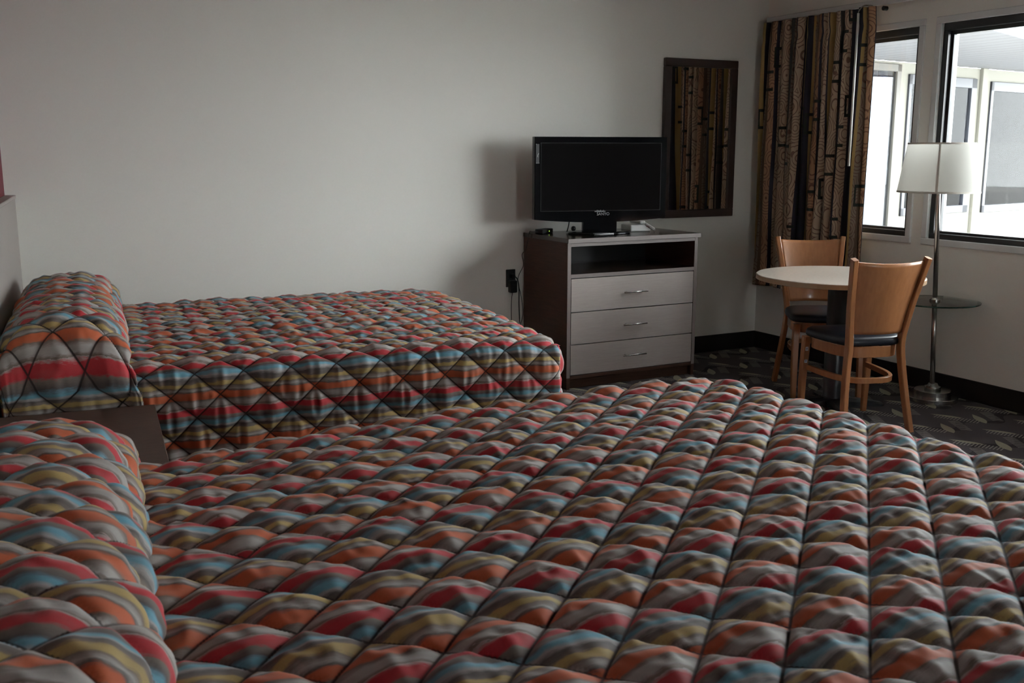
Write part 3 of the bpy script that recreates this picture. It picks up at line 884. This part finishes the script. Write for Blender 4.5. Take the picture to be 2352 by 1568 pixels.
bm = BM(); box(bm, (-0.115, -0.018, 0.012), (0.115, 0.018, zb0 + 0.012), 0.006, 2); obj('stand_neck', bm, gloss_black, tv)
bm = BM(); box(bm, (-tw / 2 + 0.008, fr_y - 0.0012, zb0 + th - 0.165), (-tw / 2 + 0.030, fr_y - 0.0002, zb0 + th - 0.045), 0.0003)
st_ = obj('bezel_sticker', bm, simple('grey_sticker', (0.05, 0.052, 0.056), 0.3), tv)
bm = BM(); tube(bm, smooth_path([(-tw / 2 + 0.020, fr_y - 0.002, zb0 + th - 0.125), (-tw / 2 + 0.020, fr_y - 0.002, zb0 + th - 0.112), (-tw / 2 + 0.027, fr_y - 0.002, zb0 + th - 0.102)], 5), 0.0018, 6)
for q in ((-tw / 2 + 0.009, zb0 + th - 0.047), (-tw / 2 + 0.012, zb0 + th - 0.162), (-tw / 2 + 0.027, zb0 + th - 0.162)): box(bm, (q[0], fr_y - 0.002, q[1]), (q[0] + 0.004, fr_y - 0.001, q[1] + 0.003))
obj('sticker_print', bm, logo_m, st_)['kind'] = 'stuff'

def text_mesh(name, body_, size, mat, parent, mtx, ext=0.0006):
    cu = bpy.data.curves.new(name, 'FONT'); cu.body = body_; cu.size = size; cu.extrude = ext
    cu.align_x = 'LEFT'
    to = bpy.data.objects.new(name + '_tmp', cu); COL.objects.link(to)
    bpy.context.view_layer.update()
    me = bpy.data.meshes.new_from_object(to.evaluated_get(bpy.context.evaluated_depsgraph_get()))
    bpy.data.objects.remove(to); bpy.data.curves.remove(cu)
    me.name = name
    me.transform(mtx)
    return finish(name, me, mat, parent)
RX = Matrix.Rotation(PI / 2, 4, 'X')
text_mesh('logo_lettering', 'SANYO', 0.026, logo_m, tv, Matrix.Translation((-0.030, fr_y - 0.0018, zb0 + 0.044)) @ RX)
# the partly worn sticker print above it
bm = BM()
random.seed(4)
x_ = -0.043
while x_ < 0.026:
    w_ = random.uniform(0.004, 0.009)
    box(bm, (x_, fr_y - 0.0022, zb0 + 0.066), (x_ + w_, fr_y - 0.0012, zb0 + 0.066 + random.uniform(0.008, 0.012)))
    x_ += w_ + random.uniform(0.0008, 0.002)
obj('worn_sticker_print', bm, logo_m, tv)

# things on the dresser top
zt = DZ + 0.001
cb = empty('converter_box', (3.245, 5.735, zt + 0.013), math.radians(28), 'small black converter box with a green light on the dresser corner', 'electronics')
cb.rotation_euler = (math.radians(0), 0, math.radians(28))
bm = BM(); box(bm, (-0.062, -0.03, -0.013), (0.062, 0.03, 0.016), 0.003); obj('case', bm, matte_black, cb)
bm = BM(); box(bm, (0.012, -0.0315, -0.002), (0.018, -0.0295, 0.004)); obj('indicator_light', bm, led_m, cb)
bm = BM()
tube(bm, smooth_path([(3.185, 5.715, zt + 0.012), (3.16, 5.735, zt + 0.013), (3.15, 5.76, zt + 0.006), (3.148, 5.80, zt - 0.10), (3.135, 5.83, 0.80), (3.15, 5.84, 0.73), (3.115, 5.85, 0.64), (3.14, 5.85, 0.52), (3.152, 5.85, 0.40), (3.12, 5.85, 0.30)], 8), 0.0022, 6)
tag(obj('power_cable', bm, matte_black), 'thin black cable hanging beside the dresser from the converter box', 'cable')
bm = BM(); lathe(bm, [(0, 0.0), (0.010, 0.002), (0.015, 0.010), (0.0155, 0.018), (0.012, 0.028), (0.0, 0.032)], 20, (3.385, 5.60, zt + 0.019))
tag(obj('infrared_eye', bm, gloss_black, smooth=True), 'small round black sensor on the television foot', 'sensor')
rm = empty('remote_control', (3.46, 5.375, zt), math.radians(8), 'black remote control lying before the television foot', 'remote')
bm = BM(); box(bm, (-0.085, -0.02, 0.0), (0.085, 0.02, 0.018), 0.006, 2); obj('case', bm, gloss_black, rm)
bm = BM()
for i in range(9):
    for j in range(3): box(bm, (-0.068 + i * 0.014, -0.012 + j * 0.009, 0.0178), (-0.060 + i * 0.014, -0.006 + j * 0.009, 0.0195))
obj('buttons', bm, matte_black, rm)
ph = empty('telephone', (3.90, 5.63, zt), math.radians(-8), 'white telephone with a coiled cord behind the television', 'telephone')
bm = BM(); box(bm, (-0.085, -0.07, 0.0), (0.065, 0.08, 0.045), 0.008, 2); obj('base', bm, wht_plastic, ph)
bm = BM(); box(bm, (-0.02, -0.075, 0.048), (0.025, 0.085, 0.07), 0.01, 2); obj('handset', bm, wht_plastic, ph)
bm = BM(); box(bm, (0.032, -0.0725, 0.030), (0.056, -0.0695, 0.038)); obj('message_light', bm, red_plastic, ph)
bm = BM()
pts = []
for i in range(180):
    k = i / 179; a = 2 * PI * 10 * k
    c = Vector((0.020, -0.062, 0.052)).lerp(Vector((0.085, -0.085, 0.012)), k)
    pts.append(c + Vector((0.0, math.cos(a) * 0.009, math.sin(a) * 0.009)))
tube(bm, pts, 0.0028, 6); obj('coiled_cord', bm, wht_plastic, ph, True)
bm = BM(); tube(bm, smooth_path([(3.43, 5.70, zt + 0.20), (3.42, 5.70, zt + 0.12), (3.408, 5.70, zt + 0.045), (3.402, 5.71, zt + 0.006)], 6), 0.004, 6)
tag(obj('video_cable', bm, matte_black), 'short black cable dropping behind the television stand', 'cable')

# wall outlet with plugged adapter
ol = empty('wall_outlet', (3.075, BY, 0.645), label='black wall outlet with a plugged adapter left of the dresser', cat='outlet')
bm = BM(); box(bm, (-0.035, -0.006, -0.058), (0.035, -0.0002, 0.058), 0.003); obj('cover_plate', bm, matte_black, ol)
bm = BM(); box(bm, (-0.022, -0.048, -0.092), (0.028, -0.0065, -0.012), 0.005); obj('adapter', bm, matte_black, ol)
bm = BM(); box(bm, (-0.012, -0.040, 0.0), (0.020, -0.0065, 0.030), 0.006); obj('plug', bm, matte_black, ol)
bm = BM(); tube(bm, smooth_path([(0.0, -0.03, -0.092), (-0.006, -0.03, -0.13), (-0.009, -0.03, -0.20), (-0.006, -0.03, -0.34)], 6), 0.0024, 6); obj('adapter_cord', bm, matte_black, ol)
bm = BM(); tube(bm, smooth_path([(0.02, -0.03, 0.012), (0.036, -0.034, -0.01), (0.046, -0.034, -0.07), (0.046, -0.034, -0.17), (0.052, -0.034, -0.30)], 6), 0.0038, 6); obj('plug_cord', bm, matte_black, ol)

# ------------------------------------------------------------------ mirror
mr = empty('wall_mirror', (4.572, BY, 1.05), label='tall wall mirror in a dark brown frame reflecting the curtain', cat='mirror')
mw, mh, fw_, dep = 0.632, 1.092, 0.055, 0.034
mz0 = 1.0 - 1.05
bm = BM()
for a, b in (((-mw / 2, -dep, mz0), (mw / 2, -0.001, mz0 + fw_)), ((-mw / 2, -dep, mz0 + mh - fw_), (mw / 2, -0.001, mz0 + mh)),
             ((-mw / 2, -dep, mz0 + fw_), (-mw / 2 + fw_, -0.001, mz0 + mh - fw_)), ((mw / 2 - fw_, -dep, mz0 + fw_), (mw / 2, -0.001, mz0 + mh - fw_))):
    box(bm, a, b, 0.004)
obj('frame', bm, mframe_m, mr)
bm = BM(); box(bm, (-mw / 2 + fw_ - 0.004, -dep + 0.014, mz0 + fw_ - 0.004), (mw / 2 - fw_ + 0.004, -0.004, mz0 + mh - fw_ + 0.004)); obj('mirror_glass', bm, mirror_m, mr)

# ------------------------------------------------------------------ curtain, track and wand
def curtain():
    nz, nu = 150, 720
    z = np.linspace(0.50, 2.355, nz)
    k = np.linspace(0, 1, nu)
    K, Z = np.meshgrid(k, z, indexing='ij')
    hgt = (Z - 0.5) / 1.855
    n = 11.5
    rng = np.random.RandomState(5)
    ph = K * n + 0.25 * np.sin(K * 17.0 + 1.0) + 0.12 * np.sin(K * 41.0)
    ph = ph + (1 - hgt) * 0.35 * np.sin(K * 9.0 + 2.0)
    amp = 0.030 + 0.022 * (1 - hgt) ** 0.7
    amp = amp * (0.75 + 0.35 * np.sin(K * 23.0) * 0.6)
    pin = np.exp(-((Z - 2.235) / 0.035) ** 2)          # stitched pleats under the heading
    amp = amp * (1 - 0.35 * pin)
    wave = np.sin(2 * PI * ph); wave = np.sign(wave) * np.abs(wave) ** 0.8
    Y = 5.80 + (4.795 - 5.80) * K + 0.012 * np.cos(2 * PI * ph) * (0.6 + 0.8 * (1 - hgt)) - 0.02 * (1 - hgt) * np.sin(K * 6)
    flare = np.clip((Z - 2.24) / 0.12, 0, 1)
    Y = Y + 0.025 * flare * (0.5 - K) * -1.0 + 0.035 * (1 - hgt) * (0.5 - K) * 0.6
    X = 5.075 - amp * wave + 0.008 * np.sin(Z * 6 + K * 30) * (1 - hgt)
    # the leading edge turns in towards the room
    e = np.clip((K - 0.955) / 0.045, 0, 1)
    X = X * (1 - e) + (5.035 + 0.06 * e) * e
    P = np.stack([X, Y, Z], -1)
    du = np.linalg.norm(np.diff(P[:, nz // 2], axis=0), axis=-1); U = np.concatenate([[0], np.cumsum(du)])
    uv = np.stack([np.broadcast_to(U[:, None], K.shape), Z], -1)
    P0 = Vector((5.075, 5.30, 0.5))
    o = grid_mesh('curtain', P - np.array(P0), uv, curtain_m)
    o.location = P0
    s = o.modifiers.new('thick', 'SOLIDIFY'); s.thickness = 0.003
    tag(o, 'long pleated curtain with brown, navy and gold patchwork print drawn to the corner', 'curtain')
curtain()
ct = empty('curtain_track', (5.12, 4.0, 2.36), label='white curtain track mounted above the windows', cat='curtain track')
bm = BM(); box(bm, (-0.02, -2.6, 0.0), (0.012, 1.82, 0.035), 0.004); obj('rail', bm, track_m, ct)
for y_ in (0.70, -0.6, -1.9):
    bm = BM(); box(bm, (0.010, y_ - 0.012, 0.004), (0.0495, y_ + 0.012, 0.030), 0.003); obj('bracket', bm, track_m, ct)
bm = BM(); tube(bm, [(-0.03, 0.745, -0.025), (0.0, 0.745, -0.025)], 0.014, 12); obj('end_pulley', bm, matte_black, ct)
wd = empty('curtain_wand', (4.985, 4.845, 2.31), label='thin white pull wand hanging in front of the curtain', cat='wand')
bm = BM(); tube(bm, [(0, 0, 0), (0.0, 0.004, -0.94)], 0.0075, 10); obj('rod', bm, wand_m, wd, True)
bm = BM(); tube(bm, smooth_path([(0, 0, 0.0), (0.01, 0.0, 0.02), (0.05, 0.0, 0.05), (0.12, 0.0, 0.052)], 5), 0.004, 8); obj('hook', bm, pole_m, wd)

# ------------------------------------------------------------------ table
tb = empty('round_table', (4.362, 4.262, 0), label='round grey-beige pedestal table between the two chairs', cat='table')
bm = BM(); lathe(bm, [(0, 0.768), (0.462, 0.768), (0.465, 0.766), (0.465, 0.740), (0.460, 0.738), (0.0, 0.738)], 96); t_ = obj('top', bm, table_m, tb)
bm = BM(); lathe(bm, [(0.4655, 0.7655), (0.467, 0.7645), (0.467, 0.7405), (0.4655, 0.7395)], 96); obj('edge_band', bm, tedge_m, t_)
bm = BM(); lathe(bm, [(0.0, 0.7375), (0.16, 0.7375), (0.16, 0.728), (0.062, 0.716), (0.058, 0.70), (0.058, 0.06), (0.07, 0.045), (0.0, 0.045)], 32); obj('column', bm, castiron_m, tb, True)
for k in range(4):
    a = math.radians(-29 + 90 * k); d = Vector((math.cos(a), math.sin(a), 0)); s_ = Vector((-d.y, d.x, 0))
    bm = BM()
    rings = []
    for r_, w_, z_ in ((0.03, 0.045, 0.055), (0.12, 0.042, 0.045), (0.22, 0.038, 0.030), (0.28, 0.034, 0.020), (0.295, 0.02, 0.012)):
        rings.append([bm.verts.new(d * r_ + s_ * q + Vector((0, 0, zz))) for q, zz in ((-w_, 0.001), (w_, 0.001), (w_, z_ * 0.6), (w_ * 0.6, z_), (-w_ * 0.6, z_), (-w_, z_ * 0.6))])
    for A, B in zip(rings, rings[1:]):
        for i in range(6): bm.faces.new((A[i], A[(i + 1) % 6], B[(i + 1) % 6], B[i]))
    bm.faces.new(rings[0]); bm.faces.new(rings[-1])
    obj('foot', bm, castiron_m, tb)

# ------------------------------------------------------------------ chairs
def rounded_outline(w_back, w_front, d0, d1, n=48, p=3.2):
    # superellipse-like seat plan: wider at the front
    out = []
    for i in range(n):
        a = 2 * PI * i / n
        c, s = math.cos(a), math.sin(a)
        x = math.copysign(abs(c) ** (2 / p), c); y = math.copysign(abs(s) ** (2 / p), s)
        t = (y + 1) / 2
        out.append(((w_back * (1 - t) + w_front * t) * x, d0 + (d1 - d0) * t))
    return out

def make_chair(label, loc, rz):
    c = empty('dining_chair', loc, rz, label, 'chair', 'dining chairs at the round table')
    for s in (-1, 1):
        path = smooth_path([(s * 0.192, -0.262, 0.0), (s * 0.176, -0.222, 0.18), (s * 0.158, -0.196, 0.36), (s * 0.150, -0.190, 0.47), (s * 0.158, -0.200, 0.56), (s * 0.176, -0.228, 0.70), (s * 0.207, -0.290, 0.93)], 6)
        bm = BM(); sweep_rect(bm, path, [(0.028, 0.048 - 0.012 * abs(i / (len(path) - 1) - 0.45)) for i in range(len(path))]); obj('rear_leg', bm, beech_m, c)
        path = [(s * 0.196, 0.205, 0.0), (s * 0.198, 0.200, 0.2), (s * 0.193, 0.186, 0.452)]
        bm = BM(); sweep_rect(bm, path, [(0.028, 0.028), (0.036, 0.036), (0.042, 0.042)]); obj('front_leg', bm, beech_m, c)
    # bent plywood back
    nz, nx = 20, 24
    P = np.zeros((nx, nz, 3))
    for i in range(nx):
        u = -1 + 2 * i / (nx - 1)
        for j in range(nz):
            v = j / (nz - 1); z = 0.530 + v * 0.385 - 0.010 * v * (1 - u * u)
            hw = np.interp(z, [0.47, 0.56, 0.70, 0.93], [0.137, 0.145, 0.163, 0.194])
            yb = np.interp(z, [0.47, 0.56, 0.70, 0.93], [-0.186, -0.196, -0.224, -0.286])
            P[i, j] = (u * hw, yb - 0.040 * (1 - u * u), z)
    o = grid_mesh('backrest', P, mat=beech_m, parent=c)
    s_ = o.modifiers.new('thick', 'SOLIDIFY'); s_.thickness = 0.012; s_.offset = 0
    # seat cushion
    bm = BM()
    lev = [(0.90, 0.460), (0.98, 0.463), (1.0, 0.472), (1.0, 0.488), (0.97, 0.500), (0.90, 0.508), (0.70, 0.515), (0.40, 0.519)]
    base = rounded_outline(0.178, 0.226, -0.200, 0.226, 56, 4.6)
    rings = [[bm.verts.new((x * k, 0.012 + (y - 0.012) * k, z)) for x, y in base] for k, z in lev]
    n = len(base)
    for A, B in zip(rings, rings[1:]):
        for i in range(n): bm.faces.new((A[i], A[(i + 1) % n], B[(i + 1) % n], B[i]))
    bm.faces.new(rings[0]); bm.faces.new(rings[-1])
    obj('seat_cushion', bm, vinyl_m, c, True)
    def band(name, out, z0, z1, th, skip=None):
        bm = BM()
        R = []
        n = len(out)
        for i, (x, y) in enumerate(out):
            L = math.hypot(x, y - 0.01); k = (L - th) / L
            R.append([bm.verts.new(q) for q in ((x, y, z0), (x, y, z1), (x * k, 0.01 + (y - 0.01) * k, z1), (x * k, 0.01 + (y - 0.01) * k, z0))])
        for i in range(n):
            j = (i + 1) % n
            if skip and (skip(out[i]) or skip(out[j])): continue
            for a in range(4): bm.faces.new((R[i][a], R[i][(a + 1) % 4], R[j][(a + 1) % 4], R[j][a]))
        for v in [v for v in bm.verts if not v.link_faces]: bm.verts.remove(v)
        bmesh.ops.holes_fill(bm, edges=[e for e in bm.edges if e.is_boundary], sides=4)
        o = obj(name, bm, beech_m, c)
        b_ = o.modifiers.new('b', 'BEVEL'); b_.width = 0.003; b_.segments = 2; b_.limit_method = 'ANGLE'
        return o
    band('seat_rail', rounded_outline(0.165, 0.210, -0.196, 0.208, p=3.4), 0.398, 0.459, 0.022)
    band('stretcher', rounded_outline(0.172, 0.202, -0.215, 0.40, 64, 3.0), 0.262, 0.292, 0.024, skip=lambda q: q[1] > 0.215)
    return c

ch1 = make_chair('beech chair with its back to the beds and a navy vinyl seat, nearer the viewer',
                 (4.178, 3.937, 0), math.radians(74 - 90))
ch2 = copy_tree(ch1)
ch2.location = (4.545, 4.585, 0)
ch2.rotation_euler = (0, 0, math.radians(62.3 + 180 - 90))
ch2['label'] = 'beech chair facing the viewer behind the round table, back to the curtain'
for z_, y_ in ((0.385, 0.1700), (0.315, 0.1750)):
    bm = BM(); box(bm, (-0.204, y_ - 0.0012, z_ - 0.012), (-0.187, y_, z_ + 0.010))
    box(bm, (-0.199, y_ - 0.0018, z_ - 0.006), (-0.192, y_ - 0.001, z_ + 0.004))
    s_ = obj('sticker', bm, sticker_m, ch1)
    s_.data.materials.append(ink_m)
    for p in s_.data.polygons:
        if p.index >= 6: p.material_index = 1

# ------------------------------------------------------------------ floor lamp with glass tray
lamp = empty('floor_lamp', (4.975, 4.068, 0), label='steel floor lamp with a white drum shade and glass tray by the windows', cat='lamp')
lean = Vector((-0.050, 0.026, 0))
def lp(z): return lean * (z / 1.24)
bm = BM(); lathe(bm, [(0.0, 0.001), (0.142, 0.001), (0.146, 0.004), (0.146, 0.026), (0.143, 0.029), (0.0, 0.029)], 56); obj('base_disc', bm, chrome_m, lamp)
bm = BM(); lathe(bm, [(0.0, 0.0295), (0.105, 0.0295), (0.105, 0.064), (0.102, 0.067), (0.0, 0.067)], 48); obj('base_tier', bm, chrome_m, lamp)
bm = BM(); lathe(bm, [(0.0, 0.0675), (0.046, 0.0675), (0.046, 0.088), (0.030, 0.092), (0.026, 0.104), (0.0, 0.104)], 32); obj('base_collar', bm, chrome_m, lamp, True)
bm = BM(); tube(bm, [lp(0.10) , lp(0.4) + Vector((0, 0, 0.4)), lp(0.62) + Vector((0, 0, 0.62))], 0.0145, 20)
for v in bm.verts:
    if v.co.z < 0.05: v.co.z += 0.10
obj('lower_pole', bm, pole_m, lamp, True)
bm = BM(); tube(bm, [lp(0.62) + Vector((0, 0, 0.622)), lp(1.24) + Vector((0, 0, 1.24)), lp(1.30) + Vector((0, 0, 1.30))], 0.0135, 20); obj('upper_pole', bm, pole_m, lamp, True)
tc_ = lp(0.61)
bm = BM(); lathe(bm, [(0.0, 0.592), (0.248, 0.592), (0.250, 0.594), (0.250, 0.599), (0.248, 0.601), (0.0, 0.601)], 72, (tc_.x, tc_.y, 0)); tr_ = obj('glass_tray', bm, tray_m, lamp)
bm = BM(); lathe(bm, [(0.2502, 0.593), (0.2515, 0.5945), (0.2515, 0.5985), (0.2502, 0.600)], 72, (tc_.x, tc_.y, 0)); obj('tray_rim', bm, tray_edge_m, tr_)
bm = BM(); lathe(bm, [(0.0, 0.6015), (0.030, 0.6015), (0.030, 0.610), (0.022, 0.618), (0.0, 0.618)], 28, (tc_.x, tc_.y, 0)); lathe(bm, [(0.0, 0.578), (0.022, 0.578), (0.026, 0.5915), (0.0, 0.5915)], 28, (tc_.x, tc_.y, 0)); obj('tray_collar', bm, chrome_m, lamp)
sc_ = lp(1.24)
SZ0, SZ1, R0, R1 = 1.232, 1.512, 0.226, 0.182
bm = BM(); lathe(bm, [(R0, SZ0), (R0 * 0.75 + R1 * 0.25, SZ0 * 0.75 + SZ1 * 0.25), (R0 * 0.5 + R1 * 0.5, SZ0 * 0.5 + SZ1 * 0.5), (R0 * 0.25 + R1 * 0.75, SZ0 * 0.25 + SZ1 * 0.75), (R1, SZ1)], 72, (sc_.x, sc_.y, 0))
sh = obj('lamp_shade', bm, shade_m, lamp, True)
for z0_, z1_ in ((SZ0 - 0.001, SZ0 + 0.010), (SZ1 - 0.008, SZ1 + 0.001)):
    ra = R0 + (R1 - R0) * (z0_ - SZ0) / (SZ1 - SZ0) + 0.0012; rb = R0 + (R1 - R0) * (z1_ - SZ0) / (SZ1 - SZ0) + 0.0012
    bm = BM(); lathe(bm, [(ra, z0_), (rb, z1_), (rb - 0.0025, z1_), (ra - 0.0025, z0_)], 72, (sc_.x, sc_.y, 0), close=True); obj('shade_trim', bm, shade_trim_m, sh)
# glued seam facing the room
sa = math.radians(217)
bm = BM(); vs = []
for da in (-0.030, 0.030):
    for rr_, z_ in ((R0 + 0.001, SZ0), (R1 + 0.001, SZ1), (R1 + 0.002, SZ1), (R0 + 0.002, SZ0)):
        vs.append(bm.verts.new((sc_.x + rr_ * math.cos(sa + da), sc_.y + rr_ * math.sin(sa + da), z_)))
for i in range(4): bm.faces.new((vs[i], vs[(i + 1) % 4], vs[4 + (i + 1) % 4], vs[4 + i]))
bm.faces.new(vs[:4]); bm.faces.new(vs[4:])
obj('shade_seam', bm, shade_trim_m, sh)
bm = BM()
for k in range(3):
    a = 2 * PI * k / 3
    tube(bm, [(sc_.x, sc_.y, 1.470), (sc_.x + 0.178 * math.cos(a), sc_.y + 0.178 * math.sin(a), 1.470)], 0.0022, 6)
tube(bm, [(sc_.x, sc_.y, 1.36), (sc_.x, sc_.y, 1.48)], 0.005, 8)
obj('shade_spider', bm, pole_m, lamp)
bm = BM(); lathe(bm, [(0.0, 1.30), (0.017, 1.30), (0.017, 1.345), (0.012, 1.35), (0.012, 1.355), (0.022, 1.375), (0.029, 1.405), (0.022, 1.432), (0.0, 1.442)], 24, (sc_.x, sc_.y, 0)); obj('bulb', bm, bulb_m, lamp, True)
